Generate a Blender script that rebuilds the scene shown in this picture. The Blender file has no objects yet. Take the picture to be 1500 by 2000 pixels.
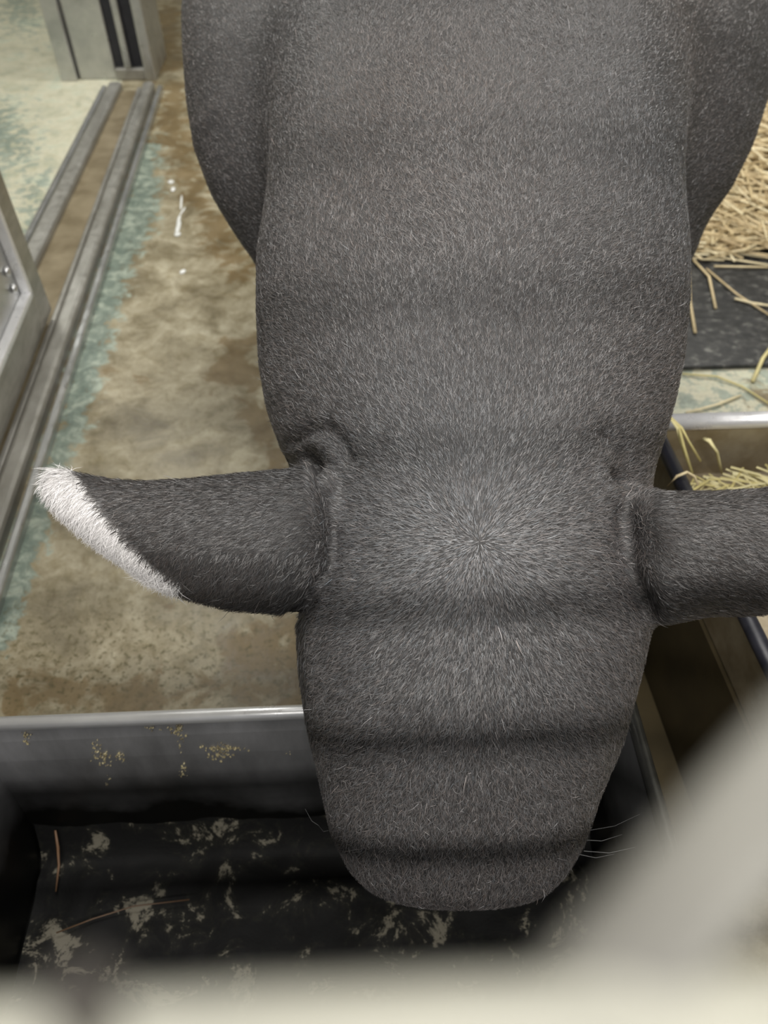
import bpy, math, random
import numpy as np
from mathutils import Vector
random.seed(7); rng = np.random.default_rng(7)
SC = bpy.context.scene
COL = SC.collection

# ------------------------------------------------------------------ camera
PITCH, YAW, H, F = math.radians(48), math.radians(2.5), 1.32, 1500.0
cam_data = bpy.data.cameras.new('camera'); cam = bpy.data.objects.new('camera', cam_data); COL.objects.link(cam)
cam.location = (0, 0, H); cam.rotation_euler = (math.pi/2-PITCH, 0, -YAW)
cam_data.sensor_fit = 'VERTICAL'; cam_data.sensor_height = 36; cam_data.sensor_width = 27; cam_data.lens = 27
cam_data.clip_start = 0.003; cam_data.clip_end = 60
cam_data.dof.use_dof = True; cam_data.dof.focus_distance = 0.72; cam_data.dof.aperture_fstop = 27/4.6
SC.camera = cam
# ------------------------------------------------------------------ world, lamps, exposure
SC.view_settings.view_transform = 'Standard'; SC.view_settings.look = 'None'
SC.view_settings.gamma = 1; SC.view_settings.use_curve_mapping = False
SC.view_settings.exposure = 0.0
w = bpy.data.worlds.new('hall'); SC.world = w; w.use_nodes = True
w.node_tree.nodes['Background'].inputs[0].default_value = (0.92, 0.96, 1.0, 1)
w.node_tree.nodes['Background'].inputs[1].default_value = 0.17
def area(name, loc, target, sx, sy, power, col):
    l = bpy.data.lights.new(name, 'AREA'); l.shape = 'RECTANGLE'; l.size = sx; l.size_y = sy; l.energy = power; l.color = col
    o = bpy.data.objects.new(name, l); COL.objects.link(o); o.location = loc
    o.rotation_euler = (Vector(target)-Vector(loc)).to_track_quat('-Z', 'Y').to_euler()
    return o
area('tube_light', (0.1, -1.25, 2.9), (0.1, 0.5, 0.7), 2.4, 0.10, 72, (1.0, 0.97, 0.92))
area('stall_light', (0.2, 0.75, 3.1), (0.2, 0.75, 0), 0.9, 0.5, 46, (1.0, 0.98, 0.95))
area('corridor_light', (-1.6, 3.4, 3.1), (-1.4, 3.2, 0), 0.4, 1.6, 60, (1.0, 1.0, 0.95))
area('bedding_light', (1.6, 3.4, 3.1), (1.6, 3.4, 0), 1.0, 1.0, 85, (1.0, 0.98, 0.93))

# ------------------------------------------------------------------ pixel <-> world
CAM = np.array([0, 0, H])
RIGHT = np.array([math.cos(YAW), -math.sin(YAW), 0])
UPV = np.array([math.sin(YAW)*math.sin(PITCH), math.cos(YAW)*math.sin(PITCH), math.cos(PITCH)])
FWD = np.array([math.sin(YAW)*math.cos(PITCH), math.cos(YAW)*math.cos(PITCH), -math.sin(PITCH)])
def ray(px, py): return (px-750)/F*RIGHT - (py-1000)/F*UPV + FWD
def at(px, py, d): return CAM + d*ray(px, py)                     # point at a depth
def on(px, py, z=0.0):                                            # point on a level surface
    r = ray(px, py); return CAM + r*((z-H)/r[2])
def project(P):
    D = P-CAM; d = D@FWD
    return np.stack([750+F*(D@RIGHT)/d, 1000-F*(D@UPV)/d], -1), d
def seg_dist(p, a, b):
    a = np.array(a, float); b = np.array(b, float); ab = b-a
    t = np.clip(((p-a)@ab)/max(ab@ab, 1e-9), 0, 1)
    return np.linalg.norm(p-(a+t[:, None]*ab), axis=1)
def line_dist(p, pts): return np.min([seg_dist(p, pts[i], pts[i+1]) for i in range(len(pts)-1)], axis=0)
def poly_mask(p, poly, soft):
    inside = np.zeros(len(p), bool); n = len(poly); x, y = p[:, 0], p[:, 1]
    for i in range(n):
        x1, y1 = poly[i]; x2, y2 = poly[(i+1) % n]
        c = ((y1 > y) != (y2 > y)) & (x < (x2-x1)*(y-y1)/((y2-y1) if y2 != y1 else 1e-9)+x1)
        inside ^= c
    d = line_dist(p, list(poly)+[poly[0]]); d = np.where(inside, d, -d)
    return np.clip(d/soft*0.5+0.5, 0, 1)

# ------------------------------------------------------------------ materials
def mat(name):
    m = bpy.data.materials.new(name); m.use_nodes = True; nt = m.node_tree
    return m, nt, nt.nodes['Principled BSDF']
def node(nt, t, **kw):
    n = nt.nodes.new(t)
    for k, v in kw.items(): setattr(n, k, v)
    return n
def noise(nt, scale, detail=4, rough=0.6, vec=None, dist=0.0):
    n = node(nt, 'ShaderNodeTexNoise'); n.inputs['Scale'].default_value = scale; n.inputs['Detail'].default_value = detail
    n.inputs['Roughness'].default_value = rough; n.inputs['Distortion'].default_value = dist
    if vec is None:
        tc = node(nt, 'ShaderNodeTexCoord'); vec = tc.outputs['Object']
    nt.links.new(vec, n.inputs['Vector']); return n.outputs['Fac']
def ramp(nt, fac, stops):
    r = node(nt, 'ShaderNodeValToRGB'); e = r.color_ramp.elements
    while len(e) < len(stops): e.new(0.5)
    for i, (p, c) in enumerate(stops):
        e[i].position = p; e[i].color = (*c, 1) if not isinstance(c, (int, float)) else (c, c, c, 1)
    nt.links.new(fac, r.inputs[0]); return r.outputs[0]
def mix(nt, fac, a, b, mode='MIX'):
    m = node(nt, 'ShaderNodeMix', data_type='RGBA', blend_type=mode)
    for s, v in ((0, fac), (6, a), (7, b)):
        if isinstance(v, (int, float)): m.inputs[s].default_value = v
        elif isinstance(v, tuple): m.inputs[s].default_value = (*v, 1)
        else: nt.links.new(v, m.inputs[s])
    return m.outputs[2]
def math_(nt, op, a, b):
    m = node(nt, 'ShaderNodeMath', operation=op)
    for i, v in enumerate((a, b)):
        if isinstance(v, (int, float)): m.inputs[i].default_value = v
        else: nt.links.new(v, m.inputs[i])
    return m.outputs[0]
def bump(nt, bs, h, strength, dist):
    b = node(nt, 'ShaderNodeBump'); b.inputs['Strength'].default_value = strength; b.inputs['Distance'].default_value = dist
    nt.links.new(h, b.inputs['Height']); nt.links.new(b.outputs[0], bs.inputs['Normal'])
def sc(nt, sx, sy, sz):
    tc = node(nt, 'ShaderNodeTexCoord'); mp = node(nt, 'ShaderNodeMapping'); mp.inputs['Scale'].default_value = (sx, sy, sz)
    nt.links.new(tc.outputs['Object'], mp.inputs[0]); return mp.outputs[0]
def steel(name, c1, c2, rough, scale=9, stretch=(1, 1, 1), metal=0.9):
    m, nt, b = mat(name)
    n = noise(nt, scale, 6, 0.65, sc(nt, *stretch)); c = ramp(nt, n, [(0.3, c1), (0.7, c2)])
    nt.links.new(c, b.inputs['Base Color']); b.inputs['Metallic'].default_value = metal
    r = ramp(nt, noise(nt, 30, 4), [(0.3, rough*0.8), (0.7, min(1, rough*1.35))]); nt.links.new(r, b.inputs['Roughness'])
    bump(nt, b, noise(nt, 60, 5), 0.15, 0.001); return m
def plain(name, c1, c2, rough, scale=40, bs=0.3):
    m, nt, b = mat(name); n = noise(nt, scale, 5)
    nt.links.new(ramp(nt, n, [(0.3, c1), (0.7, c2)]), b.inputs['Base Color']); b.inputs['Roughness'].default_value = rough
    bump(nt, b, n, bs, 0.001); return m

M_steel = steel('stainless_steel', (0.42, 0.43, 0.43), (0.62, 0.62, 0.61), 0.32)
M_dull = steel('dull_steel', (0.27, 0.26, 0.23), (0.44, 0.43, 0.40), 0.45, 14, (1, .3, 1), 0.75)
M_bar = plain('cream_painted_steel', (0.24, 0.235, 0.20), (0.37, 0.36, 0.30), 0.4, 30, 0.1)
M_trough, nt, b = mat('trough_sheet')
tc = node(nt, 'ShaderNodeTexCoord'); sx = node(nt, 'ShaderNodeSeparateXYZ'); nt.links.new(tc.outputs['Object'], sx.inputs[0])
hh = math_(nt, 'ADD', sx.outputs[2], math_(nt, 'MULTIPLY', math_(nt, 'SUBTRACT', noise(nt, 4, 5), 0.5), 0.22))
wall_shade = ramp(nt, hh, [(0.20, 1.0), (0.385, 0.0)])  # light fall-off down the wall, painted as darkening with a ragged edge
nt.links.new(mix(nt, wall_shade, ramp(nt, noise(nt, 7, 6, 0.65, sc(nt, 3, 1, 1)), [(0.3, (0.36, 0.36, 0.37)), (0.7, (0.56, 0.56, 0.58))]), (0.010, 0.010, 0.009)), b.inputs['Base Color'])
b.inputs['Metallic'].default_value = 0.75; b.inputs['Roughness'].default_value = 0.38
M_black = plain('black_rubber_seal', (0.008, 0.009, 0.014), (0.02, 0.02, 0.028), 0.4)
M_rim = steel('bright_rim_steel', (0.72, 0.72, 0.73), (0.85, 0.85, 0.86), 0.3, 12, (1, 1, 1), 0.55)
M_dark = steel('dark_steel', (0.06, 0.06, 0.055), (0.12, 0.12, 0.11), 0.35)
M_bolt = steel('bolt_steel', (0.5, 0.5, 0.5), (0.7, 0.7, 0.7), 0.25)
M_wall = plain('painted_wall', (0.42, 0.41, 0.36), (0.50, 0.49, 0.44), 0.6, 6, 0.2)
M_straw = None
def straw_mat(name, cols, rough=0.55):
    m, nt, b = mat(name)
    a = node(nt, 'ShaderNodeAttribute', attribute_name='shade')
    c = ramp(nt, a.outputs['Fac'], cols)
    c = mix(nt, 0.35, c, ramp(nt, noise(nt, 60, 3), [(0.3, 0.45), (0.7, 1.0)]), 'MULTIPLY')
    nt.links.new(c, b.inputs['Base Color']); b.inputs['Roughness'].default_value = rough; return m
M_straw = straw_mat('dry_straw', [(0.0, (0.42, 0.31, 0.16)), (0.5, (0.68, 0.55, 0.32)), (1.0, (0.88, 0.78, 0.52))])
M_hay = straw_mat('yellow_hay', [(0.0, (0.42, 0.37, 0.14)), (0.5, (0.62, 0.54, 0.24)), (1.0, (0.80, 0.74, 0.45))])
M_twig = straw_mat('brown_twig', [(0.0, (0.07, 0.04, 0.02)), (1.0, (0.15, 0.08, 0.04))])

# ------------------------------------------------------------------ mesh helpers
def tag(o, label=None, cat=None, group=None, kind=None):
    for k, v in (('label', label), ('category', cat), ('group', group), ('kind', kind)):
        if v: o[k] = v
    return o
def link(name, me, m, parent=None, smooth=True):
    o = bpy.data.objects.new(name, me); COL.objects.link(o)
    if m: me.materials.append(m)
    if parent: o.parent = parent; o.matrix_parent_inverse = parent.matrix_world.inverted()
    if smooth and len(me.polygons): me.polygons.foreach_set('use_smooth', np.ones(len(me.polygons), bool))
    return o
def empty(name, loc):
    o = bpy.data.objects.new(name, None); COL.objects.link(o); o.location = loc
    o.matrix_world.translation = Vector(loc); return o
class MB:
    def __init__(s): s.v = []; s.f = []; s.shade = []
    def add(s, vs, fs, shade=0.5):
        n = len(s.v); s.v += [tuple(map(float, q)) for q in vs]; s.f += [tuple(i+n for i in q) for q in fs]
        s.shade += [shade]*len(vs)
    def box(s, lo, hi):
        x0, y0, z0 = lo; x1, y1, z1 = hi
        s.add([(x0,y0,z0),(x1,y0,z0),(x1,y1,z0),(x0,y1,z0),(x0,y0,z1),(x1,y0,z1),(x1,y1,z1),(x0,y1,z1)],
              [(0,3,2,1),(4,5,6,7),(0,1,5,4),(1,2,6,5),(2,3,7,6),(3,0,4,7)])
    def beam(s, p, q, wd, h, bev=0.0, up=(0, 0, 1)):
        """bar from p to q; section wd across, h tall, standing on p-q; bevelled top edges"""
        p = np.array(p, float); q = np.array(q, float); up = np.array(up, float)
        t = q-p; t /= np.linalg.norm(t); sd = np.cross(t, up); sd /= np.linalg.norm(sd); u = np.cross(sd, t)
        b = bev; pr = [(-wd/2, 0), (wd/2, 0), (wd/2, h-b), (wd/2-b*.3, h-b*.3), (wd/2-b, h), (-wd/2+b, h), (-wd/2+b*.3, h-b*.3), (-wd/2, h-b)] if b else [(-wd/2,0),(wd/2,0),(wd/2,h),(-wd/2,h)]
        n = len(pr); vs = [e+sd*a+u*c for e in (p, q) for a, c in pr]
        s.add(vs, [tuple(range(n))[::-1], tuple(range(n, 2*n))]+[(i, (i+1) % n, n+(i+1) % n, n+i) for i in range(n)])
    def tube(s, pts, r, seg=8, shade=0.5, flat=1.0):
        pts = [np.array(p, float) for p in pts]; n = len(pts)
        rs = r if isinstance(r, (list, tuple)) else [r]*n; vs = []; prev = None
        for i, p in enumerate(pts):
            t = pts[min(i+1, n-1)]-pts[max(i-1, 0)]; t /= np.linalg.norm(t)+1e-12
            a = np.array([0, 0, 1.0]) if abs(t[2]) < 0.9 else np.array([0, 1.0, 0])
            sd = np.cross(t, a); sd /= np.linalg.norm(sd); u = np.cross(sd, t)
            for k in range(seg):
                an = 2*math.pi*k/seg; vs.append(p+rs[i]*(math.cos(an)*sd+flat*math.sin(an)*u))
        fs = [(i*seg+k, i*seg+(k+1) % seg, (i+1)*seg+(k+1) % seg, (i+1)*seg+k) for i in range(n-1) for k in range(seg)]
        fs += [tuple(range(seg))[::-1], tuple(range((n-1)*seg, n*seg))]
        s.add(vs, fs, shade)
    def dome(s, c, rx, ry, h, seg=14, rings=4, rot=0.0):
        vs = [(c[0], c[1], c[2]+h)]
        for i in range(1, rings+1):
            a = i/rings*math.pi/2
            for k in range(seg):
                b = 2*math.pi*k/seg; x = rx*math.sin(a)*math.cos(b); y = ry*math.sin(a)*math.sin(b)
                vs.append((c[0]+x*math.cos(rot)-y*math.sin(rot), c[1]+x*math.sin(rot)+y*math.cos(rot), c[2]+h*math.cos(a)))
        fs = [(0, 1+k, 1+(k+1) % seg) for k in range(seg)]
        fs += [(1+i*seg+k, 1+(i+1)*seg+k, 1+(i+1)*seg+(k+1) % seg, 1+i*seg+(k+1) % seg) for i in range(rings-1) for k in range(seg)]
        fs.append(tuple(1+(rings-1)*seg+k for k in range(seg))[::-1])
        s.add(vs, fs)
    def mesh(s, name):
        me = bpy.data.meshes.new(name); me.from_pydata(s.v, [], s.f); me.update()
        a = me.attributes.new('shade', 'FLOAT', 'POINT'); a.data.foreach_set('value', np.array(s.shade, np.float32)); return me
    def build(s, name, m, parent=None, smooth=False): return link(name, s.mesh(name), m, parent, smooth)
def bevel(o, wd, seg=2):
    b = o.modifiers.new('bevel', 'BEVEL'); b.width = wd; b.segments = seg; b.limit_method = 'ANGLE'; return o

# ================================================================== SETTING: floor
xs = np.unique(np.concatenate([np.linspace(-4, -2.2, 12), np.linspace(-2.2, -1.6, 24), np.linspace(-1.6, 0.3, 190), np.linspace(0.3, 1.4, 56), np.linspace(1.4, 4, 14)]))
ys = np.unique(np.concatenate([np.linspace(-1.8, 0.5, 10), np.linspace(0.5, 2.4, 190), np.linspace(2.4, 4.4, 90), np.linspace(4.4, 7, 30)]))
X, Y = np.meshgrid(xs, ys); nx, ny = len(xs), len(ys)
FV = np.stack([X.ravel(), Y.ravel(), np.zeros(X.size)], -1)
idx = np.arange(nx*ny).reshape(ny, nx)
FQ = np.stack([idx[:-1, :-1], idx[:-1, 1:], idx[1:, 1:], idx[1:, :-1]], -1).reshape(-1, 4)
me = bpy.data.meshes.new('floor'); me.from_pydata(FV.tolist(), [], FQ.tolist())
Pp, dd = project(FV); Pp[dd < 0.05] = (9999, 9999)
brown = np.zeros(len(FV))
for poly, s in (([(325,150),(370,170),(385,330),(500,520),(450,545),(400,470),(375,400),(330,340),(300,240)], 30),
                ([(435,672),(500,655),(520,800),(580,930),(520,915),(490,830),(465,760),(395,748),(420,700)], 22),
                ([(432,1235),(560,1215),(580,1330),(425,1330)], 22), ([(205,700),(225,700),(225,720),(205,720)], 14),
                ([(265,738),(290,738),(287,755),(270,755)], 12), ([(310,1170),(345,1180),(340,1200),(312,1198)], 14),
                ([(300,0),(352,0),(352,140),(303,150)], 20), ([(1455,760),(1530,770),(1530,800),(1470,790)], 20),
                ([(0,1325),(600,1325),(600,1400),(0,1400)], 40), ([(540,1200),(640,1200),(600,1400),(545,1400)], 30)):  # long strip: shadow behind the trough rim, painted in with the stains
    brown = np.maximum(brown, poly_mask(Pp, poly, s*1.8))
green = np.zeros(len(FV))
for poly, s in (([(268,270),(318,262),(316,420),(262,520),(228,640),(178,820),(138,900),(95,1050),(45,1200),(12,1290),(-60,1290),(-20,1150),(35,1000),(95,850),(130,720),(170,580),(220,420)], 18),
                ([(-100,180),(30,200),(70,260),(60,330),(0,330),(-100,330)], 50), ([(-10,-50),(70,-50),(90,60),(0,60)], 60), ([(40,350),(100,330),(60,480),(30,440)], 40),
                ([(1310,762),(1350,765),(1375,795),(1310,805)], 16), ([(1470,755),(1480,755),(1480,765),(1470,765)], 12)):
    green = np.maximum(green, poly_mask(Pp, poly, s*1.8))
green = np.maximum(green, 0.52*poly_mask(Pp, [(1290,715),(1700,715),(1700,850),(1290,850)], 10))
pale = np.maximum(poly_mask(Pp, [(-600,-300),(260,-300),(240,160),(70,500),(-150,900),(-900,900)], 14), poly_mask(Pp, [(1290,690),(1700,690),(1700,850),(1290,850)], 10))
grime = poly_mask(Pp, [(-50,1240),(120,1180),(600,1200),(640,1420),(-50,1420)], 70)
for nm, arrs in (('stain_and_shade', (brown, green, pale)),):
    a = me.attributes.new(nm, 'FLOAT_COLOR', 'POINT')
    a.data.foreach_set('color', np.stack([*arrs, grime], -1).astype(np.float32).ravel())
m, nt, b = mat('wet_concrete')
at1 = node(nt, 'ShaderNodeAttribute', attribute_name='stain_and_shade'); sep = node(nt, 'ShaderNodeSeparateColor'); nt.links.new(at1.outputs['Color'], sep.inputs[0])
nA = noise(nt, 6, 9, 0.65, None, 0.6); nB = noise(nt, 22, 6, 0.7, None, 0.5); nC = noise(nt, 75, 5, 0.7); nD = noise(nt, 13, 8, 0.65, None, 0.8)
base = ramp(nt, nA, [(0.32, (0.155, 0.13, 0.08)), (0.48, (0.27, 0.235, 0.155)), (0.66, (0.43, 0.39, 0.285))])
base = mix(nt, 0.85, base, ramp(nt, nB, [(0.33, (0.52, 0.47, 0.34)), (0.58, (1, 1, 1))]), 'MULTIPLY')
def ragged(ch, k=0.55, lo=0.34, hi=0.46, nz=nB):
    v = math_(nt, 'ADD', math_(nt, 'MULTIPLY', ch, 0.7), math_(nt, 'MULTIPLY', math_(nt, 'SUBTRACT', nz, 0.5), k))
    v = math_(nt, 'MULTIPLY', v, math_(nt, 'GREATER_THAN', ch, 0.01)); return ramp(nt, v, [(lo, 0.0), (hi, 1.0)])
palec = ramp(nt, nA, [(0.3, (0.40, 0.43, 0.33)), (0.5, (0.60, 0.57, 0.44)), (0.65, (0.52, 0.55, 0.44))])
palec = mix(nt, 0.5, palec, ramp(nt, nB, [(0.3, (0.6, 0.62, 0.5)), (0.55, (1, 1, 1))]), 'MULTIPLY')
c = mix(nt, ragged(sep.outputs[2], 0.2), base, palec)
greenc = ramp(nt, nB, [(0.36, (0.085, 0.125, 0.11)), (0.5, (0.15, 0.20, 0.17)), (0.62, (0.31, 0.36, 0.30))])
c = mix(nt, math_(nt, 'MULTIPLY', ragged(sep.outputs[1], 1.7), 0.85), c, greenc)
c = mix(nt, math_(nt, 'MULTIPLY', ragged(sep.outputs[0], 1.7, .30, .46, nD), 0.85), c, ramp(nt, nA, [(0.3, (0.10, 0.065, 0.025)), (0.7, (0.20, 0.14, 0.06))]))
spk = ramp(nt, nC, [(0.38, 1.0), (0.48, 0.0)])
c = mix(nt, math_(nt, 'MULTIPLY', spk, math_(nt, 'ADD', math_(nt, 'MULTIPLY', at1.outputs['Alpha'], 0.8), 0.16)), c, (0.08, 0.065, 0.022))
nt.links.new(c, b.inputs['Base Color']); b.inputs['Specular IOR Level'].default_value = 0.5
nt.links.new(ramp(nt, nA, [(0.35, 0.28), (0.65, 0.6)]), b.inputs['Roughness']); bump(nt, b, nC, 0.35, 0.002)
fl = link('floor', me, m); tag(fl, kind='structure')

def slab(name, lo, hi, m):
    q = MB(); q.box(lo, hi); return tag(q.build(name, m), kind='structure')
slab('wall_back', (-4.1, 7.0, 0), (4.1, 7.1, 3.4), M_wall)
slab('wall_left', (-4.1, -1.8, 0), (-4.0, 7.0, 3.4), M_wall)
slab('wall_right', (4.0, -1.8, 0), (4.1, 7.0, 3.4), M_wall)
slab('ceiling', (-4.1, -1.8, 3.4), (4.1, 7.1, 3.5), M_wall)

# ================================================================== SETTING: threshold track, jamb
trk = empty('trim_1', on(150, 600)); tag(trk, kind='structure')
def ext(p, q, a=0.0, b_=0.0):
    d = q-p; return p-d*a, q+d*b_
for (p0, q0, wd, h) in (((228,176),(72,500),.058,.035), ((293,178),(118,690),.05,.04)):
    p, q = ext(on(*p0), on(*q0), 0.0, 1.2)
    r = MB(); r.beam(p, q, wd, h, 0.012); r.build('track_rail', M_dull, trk)
    o_ = np.cross((q-p)/np.linalg.norm(q-p), [0, 0, 1])*(0.052 if p0[0] < 250 else -0.05)
    r = MB(); r.beam(p+o_, q+o_, 0.022, h*0.6, 0.006); r.build('track_lip', M_steel, trk)
    if p0[0] > 250:
        r = MB(); r.beam(p-o_*0.9, q-o_*0.9, 0.016, h*0.45, 0.004); r.build('track_lip', M_dull, trk)
m, nt, b = mat('rusty_channel_dirt')
nt.links.new(ramp(nt, noise(nt, 9, 6), [(0.3, (0.13, 0.10, 0.055)), (0.7, (0.26, 0.215, 0.14))]), b.inputs['Base Color']); b.inputs['Roughness'].default_value = 0.35
bump(nt, b, noise(nt, 40, 5), 0.4, 0.002); M_dirt = m
p, q = ext(on(262, 180), on(95, 590), 0, 1.2); r = MB(); r.beam(p, q, 0.17, 0.008); r.build('channel_bed', M_dirt, trk)

# jamb post (steel, two black seals)
pb = on(125, 152); pe = on(306, 158); yj = (pb[1]+pe[1])/2; x0, x1 = pb[0], pe[0]
post = empty('door_post', ((x0+x1)/2, yj, 0)); tag(post, 'tall steel door post with two black rubber seals at the end of the floor track', 'door post')
wj = x1-x0
def strip(a, b_, y0, y1, name, m, z0=0.0, z1=3.4):
    q = MB(); q.box((x0+wj*a, yj+y0, z0), (x0+wj*b_, yj+y1, z1)); o = q.build(name, m, post); bevel(o, 0.006); return o
strip(0.0, 1.0, 0.03, 0.30, 'post_core', M_steel)
strip(0.0, 0.17, -0.02, 0.03, 'flange', M_steel); strip(0.19, 0.58, 0.0, 0.03, 'face_panel', M_steel)
strip(0.58, 0.69, 0.005, 0.03, 'rubber_seal', M_black, 0.05); strip(0.69, 0.76, -0.02, 0.03, 'seal_divider', M_steel, 0.05)
strip(0.76, 0.89, 0.005, 0.03, 'rubber_seal', M_black, 0.05); strip(0.89, 1.0, -0.03, 0.03, 'flange', M_steel)
strip(0.58, 0.89, -0.02, 0.03, 'seal_foot', M_dull, 0.0, 0.05)

# sliding door leaf at the left edge
dbase = on(102, 604, 0.045); tdir = on(0, 1040)-on(293, 178); tdir[2] = 0; tdir /= np.linalg.norm(tdir)   # towards the camera
nrm = np.array([-tdir[1], tdir[0], 0]); nrm = nrm if nrm[0] > 0 else -nrm
door = empty('sliding_door', tuple(dbase)); tag(door, 'steel framed sliding door standing on the floor track at the left edge', 'door')
def dbox(u0, u1, z0, z1, n0, n1, name, m, bv=0.004):
    q = MB(); vs = []
    for z in (z0, z1):
        for u, n in ((u0, n0), (u1, n0), (u1, n1), (u0, n1)): vs.append(dbase+tdir*u+nrm*n+np.array([0, 0, z]))
    q.add(vs, [(0,3,2,1),(4,5,6,7),(0,1,5,4),(1,2,6,5),(2,3,7,6),(3,0,4,7)]); o = q.build(name, m, door); bevel(o, bv); return o
M_door = steel('brushed_door_steel', (0.34, 0.33, 0.30), (0.52, 0.51, 0.48), 0.38, 8, (1, 1, 4))
dbox(0, 0.10, 0, 2.0, -0.06, 0, 'stile', M_door); dbox(1.0, 1.1, 0, 2.0, -0.06, 0, 'stile', M_door)
dbox(0.10, 1.0, 0, 0.11, -0.06, 0, 'bottom_rail', M_door); dbox(0.10, 1.0, 1.9, 2.0, -0.06, 0, 'top_rail', M_door)
dbox(0.10, 1.0, 0.11, 1.9, -0.045, -0.02, 'door_panel', M_steel)
dbox(0.10, 0.118, 0.11, 1.9, -0.02, 0.008, 'bead', M_rim); dbox(0.10, 1.0, 0.11, 0.128, -0.02, 0.008, 'bead', M_rim)
for u, z in ((0.155, 0.165), (0.155, 0.215), (0.155, 0.6)):
    q = MB(); c0 = dbase+tdir*u+nrm*-0.018+np.array([0, 0, z]); q.tube([c0, c0+nrm*0.008, c0+nrm*0.011], [0.012, 0.012, 0.007], 12); q.build('bolt', M_bolt, door, True)

# ================================================================== trough
RZ = 0.42
fr = on(300, 1402, RZ); yF = fr[1]; xL = on(0, 1410, RZ)[0]-0.035; xR = on(1232, 1385, RZ)[0]; yN = -0.22; BZ = 0.10
tr = empty('feed_trough', ((xL+xR)/2, (yN+yF)/2, 0)); tag(tr, 'deep stainless steel feed trough under the tapir head with dark wet bottom', 'trough')
q = MB()   # inner sheet with curved bottom corner, thickness outwards
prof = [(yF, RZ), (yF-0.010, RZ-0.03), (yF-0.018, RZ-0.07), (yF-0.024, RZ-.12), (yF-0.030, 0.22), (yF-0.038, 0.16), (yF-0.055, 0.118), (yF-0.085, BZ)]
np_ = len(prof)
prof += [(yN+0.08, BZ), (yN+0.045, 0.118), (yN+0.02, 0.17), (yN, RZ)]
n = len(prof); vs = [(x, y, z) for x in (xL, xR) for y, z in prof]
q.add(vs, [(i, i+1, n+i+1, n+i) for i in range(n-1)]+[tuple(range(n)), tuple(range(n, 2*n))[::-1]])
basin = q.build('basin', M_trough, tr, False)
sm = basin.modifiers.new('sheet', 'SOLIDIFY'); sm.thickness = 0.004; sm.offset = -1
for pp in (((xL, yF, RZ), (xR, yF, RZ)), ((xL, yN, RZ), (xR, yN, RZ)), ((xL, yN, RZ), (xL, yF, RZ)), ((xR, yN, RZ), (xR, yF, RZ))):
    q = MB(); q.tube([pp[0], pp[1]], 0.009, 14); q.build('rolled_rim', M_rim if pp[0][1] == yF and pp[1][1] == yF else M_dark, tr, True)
for xx in (xL+0.05, xR-0.05):
    for yy in (yN+0.06, yF-0.06):
        q = MB(); q.beam((xx, yy, 0), (xx, yy, BZ-0.005), 0.04, 0.04, up=(0, 1, 0)); q.build('leg', M_dull, tr)
# wet black silage on the bottom, uneven
gx = np.linspace(xL+0.006, xR-0.006, 90); gy = np.linspace(yN+0.03, yF-0.034, 80)
from mathutils import noise as mn
vs = []
for y in gy:
    for x in gx:
        h = mn.fractal(Vector((x*9, y*9, 0.3)), 1.0, 2.0, 5)*0.012
        vs.append((x, y, BZ+0.014+max(-0.009, h)+0.06*max(0, (y-(yF-0.075))/0.041)**1.5))
q = MB(); nxx = len(gx)
q.add(vs, [(j*nxx+i, j*nxx+i+1, (j+1)*nxx+i+1, (j+1)*nxx+i) for j in range(len(gy)-1) for i in range(nxx-1)])
m, nt, b = mat('wet_black_feed_residue')
nn = noise(nt, 16, 8, 0.75, None, 0.4)
nt.links.new(ramp(nt, nn, [(0.48, (0.003, 0.003, 0.003)), (0.56, (0.008, 0.008, 0.006)), (0.60, (0.12, 0.11, 0.085))]), b.inputs['Base Color'])
b.inputs['Roughness'].default_value = 0.75; b.inputs['Specular IOR Level'].default_value = 0.2; bump(nt, b, nn, 0.6, 0.004)
o = q.build('wet_residue', m, tr, True)
# dried crumbs on the far wall
q = MB()
def wall_pt(px, py):
    r = ray(px, py)
    yy = yF
    for _ in range(4):
        p = CAM+r*(yy/r[1]); yy = float(np.interp(-p[2], [-z for y, z in prof[:8]], [y for y, z in prof[:8]]))
    return p
blobs = [(205,1480,22,12,40),(190,1455,10,14,12),(235,1478,10,8,14),(352,1440,8,25,26),(357,1500,8,22,20),(435,1462,34,10,60),(430,1478,20,6,20),(300,1425,14,6,10),(50,1440,8,16,14),(345,1425,12,8,14),(565,1472,5,4,3),(210,1525,6,8,6)]
for cx, cy, sx, sy, k in blobs:
    for _ in range(k):
        p = wall_pt(rng.normal(cx, sx*0.6), rng.normal(cy, sy*0.6)); r = rng.uniform(.0005, .0019)
        q.tube([p+[rng.normal(0, r), 0.001, rng.normal(0, r)], p-[0, r*.7, 0]], [r, r*0.6], 5, rng.uniform(0, 1))
tag(q.build('dried_crumbs', straw_mat('crumb', [(0, (.12, .10, .06)), (1, (.42, .36, .20))]), tr), kind='stuff')

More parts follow.
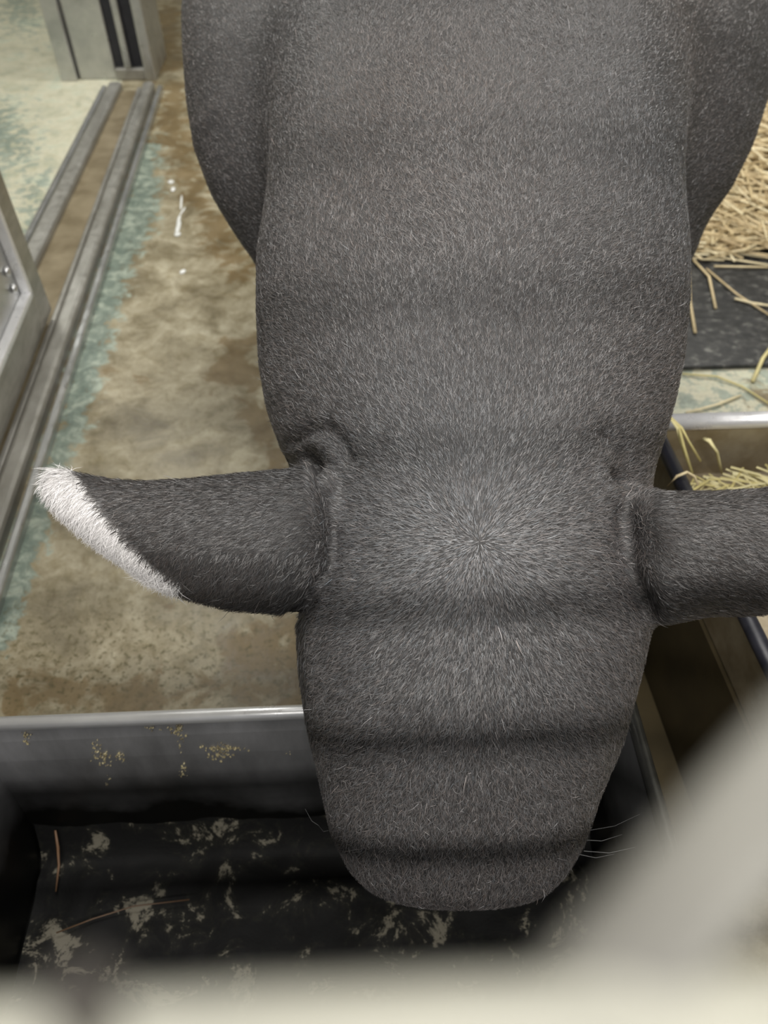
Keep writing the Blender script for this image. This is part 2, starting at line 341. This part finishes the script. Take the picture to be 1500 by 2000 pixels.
# ================================================================== right-hand hay tray
TZ = 0.42
a1 = on(1283, 850, TZ); yT = on(1400, 822, TZ)[1]; xa = a1[0]; b1 = on(1500, 1290, TZ); xb_ = b1[0]
tyN = b1[1]-0.12; xTR = 1.35; FZ = 0.30
tray = empty('hay_tray', ((xa+xTR)/2, (yT+tyN)/2, 0)); tag(tray, 'shallow steel tray holding yellow hay behind the right ear', 'tray')
def xl_at(y): return xa+(xb_-xa)*(yT-y)/(yT-b1[1])
q = MB(); c4 = [(xa, yT), (xTR, yT), (xTR, tyN), (xl_at(tyN), tyN)]
q.add([(x, y, TZ) for x, y in c4]+[(x+(0.008 if i in (0, 3) else -0.008), y+(-0.012 if i < 2 else 0.012), FZ) for i, (x, y) in enumerate(c4)], [(0,1,5,4),(1,2,6,5),(2,3,7,6),(3,0,4,7),(4,5,6,7)])
M_tray = steel('stained_tray_steel', (0.24, 0.19, 0.12), (0.42, 0.37, 0.28), 0.4, 14, (1, 1, 1), 0.6)
o = q.build('basin', M_tray, tray); s_ = o.modifiers.new('sheet', 'SOLIDIFY'); s_.thickness = 0.004; s_.offset = 1
for i in range(4):
    p = (*c4[i], TZ); r_ = (*c4[(i+1) % 4], TZ)
    q = MB(); q.tube([p, r_], 0.015 if i != 3 else 0.012, 14); q.build('rolled_rim', M_rim if i != 3 else M_black, tray, True)
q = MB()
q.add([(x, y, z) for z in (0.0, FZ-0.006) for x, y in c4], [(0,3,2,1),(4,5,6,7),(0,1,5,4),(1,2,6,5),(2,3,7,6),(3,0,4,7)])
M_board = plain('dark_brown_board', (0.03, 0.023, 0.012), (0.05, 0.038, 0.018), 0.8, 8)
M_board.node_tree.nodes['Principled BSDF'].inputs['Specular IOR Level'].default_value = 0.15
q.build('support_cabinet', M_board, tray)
q = MB(); c5 = [(xR+0.02, 0.82), (xl_at(0.82)-0.002, 0.82), (c4[3][0]-0.002, tyN), (xR+0.02, tyN)]  # dark strip added to paint the shade on the floor gap beside the trough
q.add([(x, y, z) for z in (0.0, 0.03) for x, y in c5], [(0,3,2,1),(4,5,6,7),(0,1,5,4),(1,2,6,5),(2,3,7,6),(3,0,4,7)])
q.build('gap_shade_strip', M_board, tray)

# ================================================================== black mat, straw
m, nt, b = mat('black_wet_mat')
nn = noise(nt, 26, 7, 0.78, sc(nt, 1, 1.6, 1)); nt.links.new(ramp(nt, nn, [(0.44, (0.010, 0.011, 0.012)), (0.56, (0.035, 0.035, 0.035)), (0.66, (0.2, 0.2, 0.18))]), b.inputs['Base Color'])
b.inputs['Roughness'].default_value = 0.35; bump(nt, b, nn, 0.5, 0.003)
my0 = on(1400, 716, 0.012)[1]
q = MB(); q.box((0.45, my0, 0.0), (2.6, my0+3.2, 0.014)); mt = bevel(q.build('rubber_mat', m), 0.004)
tag(mt, 'black wet rubber mat on the floor under the straw', 'mat')
def stem(pts, r, name, m, label=None, cat='straw', group=None, shade=0.7, build=True, mb=None, seg=6):
    q = mb or MB(); q.tube(pts, r, seg, shade, 0.6)
    if mb: return
    o = q.build(name, m, None, True); tag(o, label, cat, group); return o
q = MB(); sx0 = on(1345, 505, 0.02)
def mound(x, y):
    e = (y-(sx0[1]-0.02))/0.5
    return 0.015+0.13*max(0, min(1, e))**0.7
for _ in range(7000):
    y = sx0[1]+rng.uniform(0.0, 1)**1.2*2.6; x = rng.uniform(0.75, 2.4)
    L = rng.uniform(0.10, 0.32); an = rng.normal(-0.45, 0.75); z = mound(x, y)*rng.uniform(0.45, 1.05)+0.005
    dx, dy = math.cos(an)*L/2, math.sin(an)*L/2; bd = rng.normal(0, 0.015); z1, z2 = z+rng.normal(0, .012), z+rng.normal(0, .012)
    if y-abs(dy) < sx0[1]-0.03: continue
    q.tube([(x-dx, y-dy, max(.018, z1)), (x-bd*math.sin(an), y+bd*math.cos(an), z+.006), (x+dx, y+dy, max(.018, z2))], rng.uniform(.0028, .0052), 4, rng.uniform(0, 1))
tag(q.build('straw_bedding', M_straw), 'thick layer of dry straw bedding on the mat at the right edge', 'straw', kind='stuff')
stems = [
 ([(1352,482),(1430,492),(1505,505)], .0052, M_straw, 'long pale straw crossing the top edge of the black mat', .9),
 ([(1355,493),(1420,505),(1515,520)], .0048, M_straw, 'second pale straw lying just below the longest one on the mat edge', .8),
 ([(1395,520),(1450,521),(1500,522)], .0042, M_straw, 'short level straw on the mat below the pair of long ones', .6),
 ([(1355,508),(1385,540),(1398,602)], .0045, M_straw, 'bent straw hanging down the mat beside the neck and ending in a fork tip', .5),
 ([(1345,520),(1348,590),(1358,650)], .0048, M_straw, 'steep straw running down the mat closest to the neck', .45),
 ([(1380,525),(1440,575),(1510,620)], .004, M_straw, 'thin dark straw slanting across the middle of the mat', .3),
 ([(1435,583),(1470,592),(1520,600)], .0052, M_straw, 'thick pale straw on the right half of the mat', .85),
 ([(1520,660),(1490,700),(1470,745)], .0055, M_hay, 'yellow stalk overhanging the near mat edge at the right', .6),
 ([(1332,730),(1400,735),(1450,755),(1520,800)], .0035, M_hay, 'curved thin green-yellow stalk on the pale green floor strip', .5),
 ([(1340,806),(1400,790),(1447,772)], .004, M_straw, 'pinkish straight straw on the floor strip behind the tray rim', .9),
]
for pts, r, m_, lab, sh in stems:
    P3 = [on(x, y, (0.02 if y < 714 else 0.006)+0.003*(i % 2)) for i, (x, y) in enumerate(pts)]
    stem(P3, r, 'straw_stem' if m_ is M_straw else 'hay_stalk', m_, lab, 'straw' if m_ is M_straw else 'hay', shade=sh)
# hay heap in the tray
q = MB(); hc = on(1440, 945, FZ+0.03)
for _ in range(900):
    x = rng.normal(hc[0]+0.10, 0.13); y = rng.normal(hc[1]-0.01, 0.05); an = rng.normal(-0.3, 0.6); L = rng.uniform(0.03, 0.11)
    if not (xl_at(y)+0.06 < x < xTR-0.08 and y < yT-0.08): continue
    z = FZ+0.006+rng.uniform(0, 0.05)*math.exp(-((y-hc[1]+0.01)/0.07)**2)
    dx, dy = math.cos(an)*L/2, math.sin(an)*L/2; bd = rng.normal(0, .008)
    q.tube([(x-dx, y-dy, z), (x-bd*math.sin(an), y+bd*math.cos(an), z+.008), (x+dx, y+dy, z+rng.normal(0.002, .003))], rng.uniform(.0013, .0032), 4, rng.uniform(.3, 1))
tag(q.build('hay_heap', M_hay), 'loose heap of chopped yellow hay in the steel tray', 'hay', kind='stuff')
def tz(px, py, z): return on(px, py, z)
stem([tz(1375,857,.40), tz(1385,860,.405), tz(1400,882,.38), tz(1405,905,.345), tz(1410,925,.32)], [.0045,.0055,.0045,.0042,.0035], 'hay_stalk', M_hay, 'hooked yellow hay stalk standing up out of the heap in the tray', 'hay', shade=.75)
for k, (x2, y2, x3, y3) in enumerate(((1335,870,1352,925), (1345,862,1368,900), (1328,862,1345,905))):
    stem([tz(1306,812,.46), tz((1306+x2)/2+6,836,.455), tz(x2,y2,.425), tz(x3,y3,.39)], .0032, 'hay_stalk', M_hay,
         ['green-yellow hay blade leaning over the tray corner beside the neck, lowest of three', 'green-yellow hay blade leaning over the tray corner, rightmost of three', 'green-yellow hay blade leaning over the tray corner, middle of three'][k], 'hay', 'hay blades over the tray corner', shade=.3+.2*k)
stem([tz(1305,950,.41), tz(1322,930,.435), tz(1342,922,.44), tz(1356,930,.43), tz(1364,948,.42)], .0028, 'hay_stalk', M_straw, 'brown arched stalk bent over the dark left tray rim', 'hay', shade=.6)
stem([tz(1430,925,.345), tz(1470,928,.345), tz(1500,935,.345)], .0062, 'hay_stalk', M_hay, 'thick flat pale hay stalk lying on top of the heap at the right', 'hay', shade=1)
# things lying in the trough
z0 = BZ+0.03
stem([tz(108,1622,.17), tz(113,1655,.15), tz(115,1690,.13), tz(109,1742,z0-.006)], [.0016,.0024,.002,.001], 'twig', M_twig, 'thin brown twig standing against the trough wall at the left', 'twig', shade=.9)
stem([tz(110,1822,z0), tz(180,1795,z0+.004), tz(260,1770,z0+.003), tz(370,1757,z0)], .0011, 'dry_stalk', M_twig, 'long thin dry stalk lying on the dark trough bottom', 'stalk', shade=.2)

# ================================================================== drips on the floor
m, nt, b = mat('milky_water'); b.inputs['Base Color'].default_value = (0.75, 0.76, 0.74, 1); b.inputs['Roughness'].default_value = 0.12
nt.links.new(ramp(nt, noise(nt, 50, 2), [(0.3, (0.62, 0.63, 0.60)), (0.7, (0.85, 0.86, 0.85))]), b.inputs['Base Color'])
def drop(parts, label):
    q = MB()
    for (px, py, rx, ry, rot) in parts:
        c0 = on(px, py, 0.0005); q.dome(c0, rx, ry, min(rx, ry)*0.6, rot=rot)
    tag(q.build('water_drop', m, None, True), label, 'drop', 'drops on the floor left of the shoulder')
drop([(347,458,.012,.016,0), (348,444,.0085,.05,0), (349,430,.006,.04,0)], 'white elongated drop on the brown floor, largest of the splashes')
drop([(334,356,.012,.014,0.5)], 'round white drop above the elongated one')
drop([(338,370,.009,.018,0)], 'small drop just below the round white one')
drop([(354,395,.004,.06,0.1), (357,412,.004,.03,-.2)], 'thin curved trickle between the round and the elongated drop')
drop([(357,531,.009,.014,-.4)], 'small glint of water on the bare tan floor')

# ================================================================== the tapir
XW = RIGHT
def loft(rings, seg=48, close=True):
    q = MB(); n = len(rings); vs = [v for r in rings for v in r]
    fs = [(i*seg+k, i*seg+(k+1) % seg, (i+1)*seg+(k+1) % seg, (i+1)*seg+k) for i in range(n-1) for k in range(seg)]
    fs += [tuple(range(seg))[::-1], tuple(range((n-1)*seg, n*seg))]
    return vs, fs
def body_rings(st, seg=48, e=2.3):
    """st: centre point, half width, height above, height below"""
    C_ = np.array([s[0] for s in st]); out = []
    for i in range(len(st)):
        t = C_[min(i+1, len(st)-1)]-C_[max(i-1, 0)]; t = t-XW*(t@XW); t /= np.linalg.norm(t)
        U = np.cross(XW, t); U = U if U[2] > 0 or (abs(U[2]) < .2 and U[1] < 0) else -U
        _, wd, hu, hd = st[i]; ring = []
        for k in range(seg):
            a = 2*math.pi*k/seg; ca, sa = math.cos(a), math.sin(a)
            x = wd*math.copysign(abs(ca)**(2/e), ca); z = (hu if sa > 0 else hd)*math.copysign(abs(sa)**(2/e), sa)
            ring.append(C_[i]+XW*x+U*z)
        out.append(ring)
    return out
def stA(py, xl, xr, d, hu, hd):
    return (at((xl+xr)/2, py, d), (xr-xl)/2*d/F, hu, hd)
head = [stA(1742,800,1000,.800,.015,.03), stA(1730,745,1050,.798,.034,.05), stA(1705,702,1086,.795,.052,.065), stA(1670,674,1112,.79,.066,.08), stA(1610,645,1142,.785,.080,.09),
        stA(1540,630,1162,.78,.090,.10), stA(1460,615,1190,.775,.097,.11), stA(1380,596,1218,.77,.103,.12), stA(1300,584,1242,.765,.107,.13),
        stA(1220,580,1262,.765,.108,.135), stA(1120,592,1262,.77,.108,.14), stA(1020,596,1256,.785,.108,.145), stA(930,576,1272,.81,.110,.15),
        stA(870,548,1292,.83,.114,.155), stA(800,522,1311,.85,.118,.165), stA(720,508,1328,.87,.122,.175), stA(620,503,1338,.90,.126,.19), stA(520,503,1338,.94,.132,.20),
        stA(420,508,1338,.98,.14,.21), stA(320,514,1340,1.03,.15,.22), stA(200,522,1345,1.10,.17,.24), stA(80,534,1345,1.18,.19,.25)]
y_end = head[-1][0]
xc = y_end[0]
for y, wd, z, hu in ((1.45,.33,.80,.20), (1.7,.33,.80,.20), (1.95,.30,.78,.19), (2.1,.2,.72,.15), (2.17,.08,.66,.08)):
    head.append((np.array([xc, y, z]), wd, hu, .25))
barrel = [stA(570,560,1290,1.24,.04,.06), stA(540,512,1330,1.25,.08,.14), stA(500,490,1350,1.21,.12,.18), stA(440,445,1383,1.21,.14,.20), stA(375,410,1425,1.22,.155,.21), stA(290,378,1468,1.24,.175,.22),
          stA(200,364,1497,1.28,.20,.23), stA(110,358,1510,1.34,.225,.24), stA(10,354,1515,1.42,.25,.26)]
for y, wd, z, hu in ((1.72,.50,.60,.30), (1.85,.44,.60,.28), (2.0,.34,.62,.24), (2.12,.2,.60,.2)):
    barrel.append((np.array([xc+.0, y, z]), wd, hu, .27))
V, Fc = [], []
def addloft(rings, seg):
    vs, fs = loft(rings, seg); n = len(V); V.extend([tuple(v) for v in vs]); Fc.extend([tuple(i+n for i in f) for f in fs])
addloft(body_rings(head), 48); addloft(body_rings(barrel, e=2.0), 48)
# ears: sections across the ear axis, convex towards the camera
def ear(sts, seg=28):
    rings = []
    for (x, yt, yb, d, th) in sts:
        c0 = at(x, (yt+yb)/2, d); hl = (yb-yt)/2*d/F; ring = []
        for k in range(seg):
            a = 2*math.pi*k/seg; ca, sa = math.cos(a), math.sin(a)
            bow = 0.018*(ca*ca)*min(1, hl/0.05)
            ring.append(c0-UPV*hl*math.copysign(abs(ca)**0.95, ca)-FWD*th*sa+FWD*bow)
        rings.append(ring)
    return rings
addloft(ear([(668,925,1170,.75,.02),(650,905,1187,.728,.046),(610,903,1196,.712,.052),(550,914,1204,.70,.046),(450,922,1198,.688,.034),(350,932,1174,.68,.026),(270,935,1136,.675,.020),
             (205,931,1092,.672,.014),(155,919,1054,.67,.011),(115,908,1015,.668,.009),(90,908,985,.667,.007),(76,918,955,.666,.005)]), 28)
addloft(ear([(1205,960,1170,.75,.02),(1222,942,1195,.728,.044),(1260,944,1226,.712,.05),(1310,957,1226,.70,.044),(1400,957,1209,.69,.034),(1500,951,1210,.682,.028),(1590,935,1190,.675,.02),
             (1660,925,1140,.672,.014),(1720,915,1080,.67,.010),(1760,915,1020,.668,.007),(1780,930,960,.666,.005)]), 28)
# legs
for lx, ly in ((-.17, .93), (.17, .93), (-.17, 1.9), (.17, 1.9)):
    rings = []
    for z, r_ in ((.60,.12), (.45,.095), (.33,.07), (.2,.06), (.1,.055), (.045,.065), (.012,.075)):
        rings.append([np.array([xc+lx*.85+r_*math.cos(2*math.pi*k/24), ly+r_*1.1*math.sin(2*math.pi*k/24), z]) for k in range(24)])
    addloft(rings, 24)
me0 = bpy.data.meshes.new('raw'); me0.from_pydata(V, [], Fc); me0.update()
import bmesh
bm = bmesh.new(); bm.from_mesh(me0); bmesh.ops.recalc_face_normals(bm, faces=bm.faces); bm.to_mesh(me0); bm.free()
tmp = bpy.data.objects.new('tmp', me0); COL.objects.link(tmp)
rm = tmp.modifiers.new('r', 'REMESH'); rm.mode = 'VOXEL'; rm.voxel_size = 0.0045
sm = tmp.modifiers.new('s', 'SMOOTH'); sm.factor = 0.5; sm.iterations = 9
dg = bpy.context.evaluated_depsgraph_get()
bme = bpy.data.meshes.new_from_object(tmp.evaluated_get(dg)); bpy.data.objects.remove(tmp); bme.name = 'tapir'
nv = len(bme.vertices); co = np.empty(nv*3, np.float32); bme.vertices.foreach_get('co', co); co = co.reshape(-1, 3).astype(float)
nr = np.empty(nv*3, np.float32); bme.vertices.foreach_get('normal', nr); nr = nr.reshape(-1, 3).astype(float)
pp, dep = project(co)
ed = np.empty(len(bme.edges)*2, np.int32); bme.edges.foreach_get('vertices', ed); ed = ed.reshape(-1, 2)
def relax(mask, it, lam=0.6):
    """smooth only the masked vertices"""
    global co
    k_ = (mask[ed[:, 0]] > 0) | (mask[ed[:, 1]] > 0); e_ = ed[k_]; ids = np.unique(e_); inv = np.full(nv, -1); inv[ids] = np.arange(len(ids))
    e_ = inv[e_]; n_ = len(ids); deg = np.maximum(np.bincount(e_.ravel(), minlength=n_), 1)[:, None]; c_ = co[ids].copy(); w_ = (lam*mask[ids])[:, None]
    for _ in range(it):
        s_ = np.stack([np.bincount(e_[:, 0], c_[e_[:, 1], a], n_)+np.bincount(e_[:, 1], c_[e_[:, 0], a], n_) for a in range(3)], 1)
        c_ += (s_/deg-c_)*w_
    co[ids] = c_
for side in ([(505,430),(512,320),(522,200),(530,60),(534,-200)], [(1342,430),(1342,320),(1340,200),(1340,60),(1335,-200)]):
    relax(np.clip(1.6-line_dist(pp, side)/55, 0, 1)*np.clip((480-pp[:, 1])/150, 0, 1)*(dep > .9), 420)
pp, dep = project(co)
face = (nr@-FWD > 0.0) & (dep < 1.05)
def groove(pts, wd, amt):
    global co
    d = line_dist(pp, pts); co += nr*(-amt*np.exp(-(d/wd)**2)*face)[:, None]
groove([(596,885),(625,915),(645,970),(655,1040),(652,1100),(635,1150),(600,1192)], 11, .010)
groove([(628,1130),(610,1170),(570,1203)], 10, .008)
groove([(575,862),(610,838),(645,838),(668,862),(682,895)], 15, .009)
groove([(560,900),(600,893),(630,905)], 12, .004)
groove([(590,872),(625,865),(650,885)], 18, -.003)
groove([(640,1000),(640,1100)], 28, -.001)
groove([(1218,1010),(1225,1080),(1250,1150),(1268,1185)], 22, .008)
groove([(1190,850),(1215,880),(1232,925)], 24, .008)
groove([(1205,925),(1240,940)], 14, .010)
groove([(1180,900),(1190,980)], 30, -.002)
groove([(1268,1100),(1290,1170)], 24, -.006)
for (x, y, r_, a) in ((930,1080,150,.006), (760,700,180,.004), (1080,650,160,-.004), (900,330,200,.005), (680,1440,60,.006), (1160,1440,60,.005), (900,1500,120,.004), (600,330,120,-.005), (760,200,120,.005)):
    d = np.hypot(pp[:, 0]-x, pp[:, 1]-y); co += nr*(a*np.exp(-(d/r_)**2)*face)[:, None]
bme.vertices.foreach_set('co', co.astype(np.float32).ravel()); bme.update()
WHITE = [(60,925),(85,895),(128,900),(150,935),(172,968),(205,1010),(240,1052),(275,1090),(305,1118),(350,1142),(345,1190),(280,1160),(180,1110),(70,1010)]
WHITE_R = [(1800,895),(1760,895),(1700,960),(1620,1060),(1540,1130),(1540,1220),(1640,1180),(1800,1000)]
wm = np.maximum(poly_mask(pp, WHITE, 6), poly_mask(pp, WHITE_R, 6))*(dep < .78)
ca = bme.attributes.new('tone', 'FLOAT_COLOR', 'POINT')
skin = np.array([0.026, 0.024, 0.024]); white = np.array([0.75, 0.73, 0.72])
colr = skin+(white-skin)*wm[:, None]; ca.data.foreach_set('color', np.concatenate([colr, np.ones((nv, 1))], 1).astype(np.float32).ravel())
m, nt, b = mat('tapir_hide'); a_ = node(nt, 'ShaderNodeAttribute', attribute_name='tone')
n1 = noise(nt, 260, 4, 0.6); c = mix(nt, 0.6, a_.outputs['Color'], ramp(nt, n1, [(0.35, 0.45), (0.65, 1.3)]), 'MULTIPLY')
nt.links.new(c, b.inputs['Base Color']); b.inputs['Roughness'].default_value = 0.6; bump(nt, b, n1, 0.5, 0.002)
tapir = link('tapir', bme, m)
tag(tapir, 'dark grey tapir with white-edged ears lowering its head into the feed trough', 'tapir')

# coat: short hairs laid away from the whorl between the ears
bme.calc_loop_triangles(); nt_ = len(bme.loop_triangles); tv = np.empty(nt_*3, np.int32); bme.loop_triangles.foreach_get('vertices', tv); tv = tv.reshape(-1, 3)
bme.vertices.foreach_get('normal', (nrf := np.empty(nv*3, np.float32))); nr = nrf.reshape(-1, 3).astype(float)
A, B, C3 = co[tv[:, 0]], co[tv[:, 1]], co[tv[:, 2]]; ctr = (A+B+C3)/3; cr = np.cross(B-A, C3-A); ar = np.linalg.norm(cr, axis=1)/2; fn = cr/(2*ar[:, None]+1e-12)
vd = CAM-ctr; vd /= np.linalg.norm(vd, axis=1)[:, None]; fp, fd = project(ctr)
wt = ar*(np.clip((np.sum(fn*vd, 1)+0.25)*3, 0, 1))*(fp[:, 1] > -160)*(fp[:, 0] < 1680)*(fd < 1.7)*(ctr[:, 2] > 0.3)/np.clip(fd, .6, 2)**2
wt = np.where(fd > 0, wt, 0)
N = 460000
fi = rng.choice(nt_, N, p=wt/wt.sum()); u, v = rng.random(N), rng.random(N); f_ = u+v > 1; u[f_] = 1-u[f_]; v[f_] = 1-v[f_]
P0 = A[fi]+(B-A)[fi]*u[:, None]+(C3-A)[fi]*v[:, None]
Nn = nr[tv[fi, 0]]*(1-u-v)[:, None]+nr[tv[fi, 1]]*u[:, None]+nr[tv[fi, 2]]*v[:, None]; Nn /= np.linalg.norm(Nn, axis=1)[:, None]
hp, hd_ = project(P0)
# whorl on the surface
k = np.argmin(np.hypot(pp[:, 0]-932, pp[:, 1]-1062)+np.where(face, 0, 1e5)+dep*200); WH = co[k]
flow = P0-WH
isw = np.maximum(poly_mask(hp, WHITE, 9), poly_mask(hp, WHITE_R, 9))*(hd_ < .78) > rng.random(N)
earL = (hp[:, 0] < 600) & (hd_ < .74) & (hp[:, 1] > 890); earR = (hp[:, 0] > 1270) & (hd_ < .74) & (hp[:, 1] > 900)
flow[earL] = -RIGHT*1.0-UPV*0.45; flow[earR] = RIGHT*1.0-UPV*0.45
low = earL & (hp[:, 1] > 1080); flow[low] = -RIGHT*.6-UPV*1.0
flow[isw] = -RIGHT*0.75-UPV*1.0; flow[isw & (hp[:, 0] > 750)] = RIGHT*.75-UPV
dist = np.linalg.norm(P0-WH, axis=1)
flow /= np.linalg.norm(flow, axis=1)[:, None]+1e-9
jit = np.where(isw | earL | earR, 0.28, np.clip(0.15+dist*1.0, 0.15, 0.42))
# slow wander of the lie of the coat
wv = np.stack([np.sin(P0[:, 0]*23+P0[:, 1]*11)+np.sin(P0[:, 1]*31-P0[:, 0]*17+1.3), np.cos(P0[:, 1]*19+P0[:, 0]*9)+np.sin(P0[:, 0]*37+2), np.zeros(N)], -1)*0.16*np.clip(dist*4, 0, 1)[:, None]
flow = flow+wv*(~(isw | earL | earR))[:, None]+rng.normal(0, 1, (N, 3))*jit[:, None]
T = flow-Nn*np.sum(flow*Nn, 1)[:, None]; T /= np.linalg.norm(T, axis=1)[:, None]+1e-9
S = np.cross(T, Nn)
L = rng.uniform(.0045, .0085, N); L = np.where(isw, rng.uniform(.009, .015, N), L); L[dist < .03] *= .8; L[earL & (hp[:, 1] > 1120)] *= 1.5
stray = (rng.random(N) < 0.0009) & ~isw; L[stray] *= 1.8
lift = rng.uniform(0.12, 0.5, N); lift[stray] = 0.9
Wd = rng.uniform(.00013, .00026, N)*np.where(isw, 1.1, 1.0)
# random roll of each blade
roll = rng.normal(0, 0.55, N); S2 = S*np.cos(roll)[:, None]+Nn*np.sin(roll)[:, None]
P1 = P0+T*(L*.55)[:, None]+Nn*(L*lift*.35)[:, None]
P2 = P0+T*L[:, None]+Nn*(L*lift*.5)[:, None]+S*(rng.normal(0, .12, N)*L)[:, None]
vv = np.stack([P0-S2*Wd[:, None], P0+S2*Wd[:, None], P1+S2*(Wd*.9)[:, None], P1-S2*(Wd*.9)[:, None], P2], 1)
tone = np.clip(rng.lognormal(-0.05, 0.30, N), .35, 2.2); tone[stray] *= 2.2
tone *= 1.08+0.9*np.exp(-(dist/.045)**2)+.35*np.exp(-(dist/.13)**2); tone[earL | earR] *= .52  # sheen around the whorl painted into the hair tone; ears are darker fur
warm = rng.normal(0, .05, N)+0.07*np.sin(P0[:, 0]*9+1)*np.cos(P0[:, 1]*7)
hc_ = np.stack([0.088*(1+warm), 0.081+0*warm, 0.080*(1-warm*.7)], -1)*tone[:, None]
hc_[isw] = np.array([.80, .78, .78])*np.clip(rng.normal(.95, .1, isw.sum()), .6, 1.15)[:, None]
def fur(name, sel, m, label):
    n = int(sel.sum()); vs = vv[sel].reshape(-1, 3); me = bpy.data.meshes.new(name)
    me.vertices.add(n*5); me.vertices.foreach_set('co', vs.astype(np.float32).ravel())
    base = np.arange(n)[:, None]*5; loops = (base+np.array([0, 1, 2, 3, 3, 2, 4])).ravel()
    me.loops.add(n*7); me.loops.foreach_set('vertex_index', loops.astype(np.int32)); me.polygons.add(n*2)
    ls = (np.arange(n)[:, None]*7+np.array([0, 4])).ravel(); me.polygons.foreach_set('loop_start', ls.astype(np.int32))
    me.update(calc_edges=True)
    a = me.attributes.new('tone', 'FLOAT_COLOR', 'POINT'); cc = np.repeat(np.concatenate([hc_[sel], np.ones((n, 1))], 1), 5, 0)
    a.data.foreach_set('color', cc.astype(np.float32).ravel())
    o = link(name, me, m, tapir); tag(o, label, kind='stuff'); return o
m, nt, b = mat('short_hair'); a_ = node(nt, 'ShaderNodeAttribute', attribute_name='tone'); nt.links.new(a_.outputs['Color'], b.inputs['Base Color'])
b.inputs['Roughness'].default_value = 0.42; b.inputs['Specular IOR Level'].default_value = 0.6
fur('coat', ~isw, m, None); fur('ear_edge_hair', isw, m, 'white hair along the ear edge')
# whiskers
q = MB()
for (x0_, y0_, x1_, y1_) in ((642,1622,622,1612),(622,1612,596,1580),(1135,1640,1215,1630),(1140,1662,1240,1655),(1150,1622,1250,1590),(1128,1668,1200,1668)):
    p0, p1 = at(x0_, y0_, .80), at(x1_, y1_, .80); q.tube([p0, (p0+p1)/2-UPV*.004, p1], [.0003, .00025, .0001], 4)
tag(q.build('whiskers', plain('whisker_hair', (.10, .10, .10), (.16, .16, .16), .4), tapir), kind='stuff')
# eyes, low on the sides of the head
for s in (-1, 1):
    c0 = at(915+s*285, 1340, .86); q = MB(); import itertools
    vs, R_ = [], .016
    for i in range(9):
        for j in range(14):
            th, ph = math.pi*i/8, 2*math.pi*j/14; vs.append(c0+R_*np.array([math.sin(th)*math.cos(ph), math.sin(th)*math.sin(ph), math.cos(th)])-XW*s*0.012)
    q.add(vs, [(i*14+j, i*14+(j+1) % 14, (i+1)*14+(j+1) % 14, (i+1)*14+j) for i in range(8) for j in range(14)])
    q.build('eye', plain('dark_eye', (.01, .007, .005), (.02, .012, .008), .1), tapir, True)

# ================================================================== railing between visitor and stall
rail = empty('railing', (0, 0.004, 0)); tag(rail, 'blurred cream metal railing with level bars and a slanting brace in front of the lens', 'railing')
for z in (.55, .74, .955, 1.115, 1.268, 1.44, 1.60, 1.76, 1.93):
    q = MB(); wd = .024 if z != 1.268 else .017
    q.beam((-1.6, .0019, z-.007), (1.6, .0019, z-.007), wd, .007, .003); q.build('rail_bar', M_bar, rail)
for x in (-1.6, 1.6):
    q = MB(); q.beam((x, .0055, 0), (x, .0055, 2.1), .05, .05, .006, up=(0, 1, 0)); q.build('rail_post', M_bar, rail)
q = MB(); q.beam(at(1020, 2117, .050), at(1900, 1111, .056), .0076, .006, .002); q.build('brace', plain('grey_brace_paint', (0.11, 0.106, 0.094), (0.20, 0.194, 0.17), 0.45, 60, .1), rail)
q = MB(); c0 = at(165, 1955, .0425); q.tube([c0+[0, 0, -.001], c0+[0, 0, .0008]], .0019, 12); q.build('rivet', plain('dark_rivet', (.02, .017, .012), (.03, .025, .02), .7), rail)
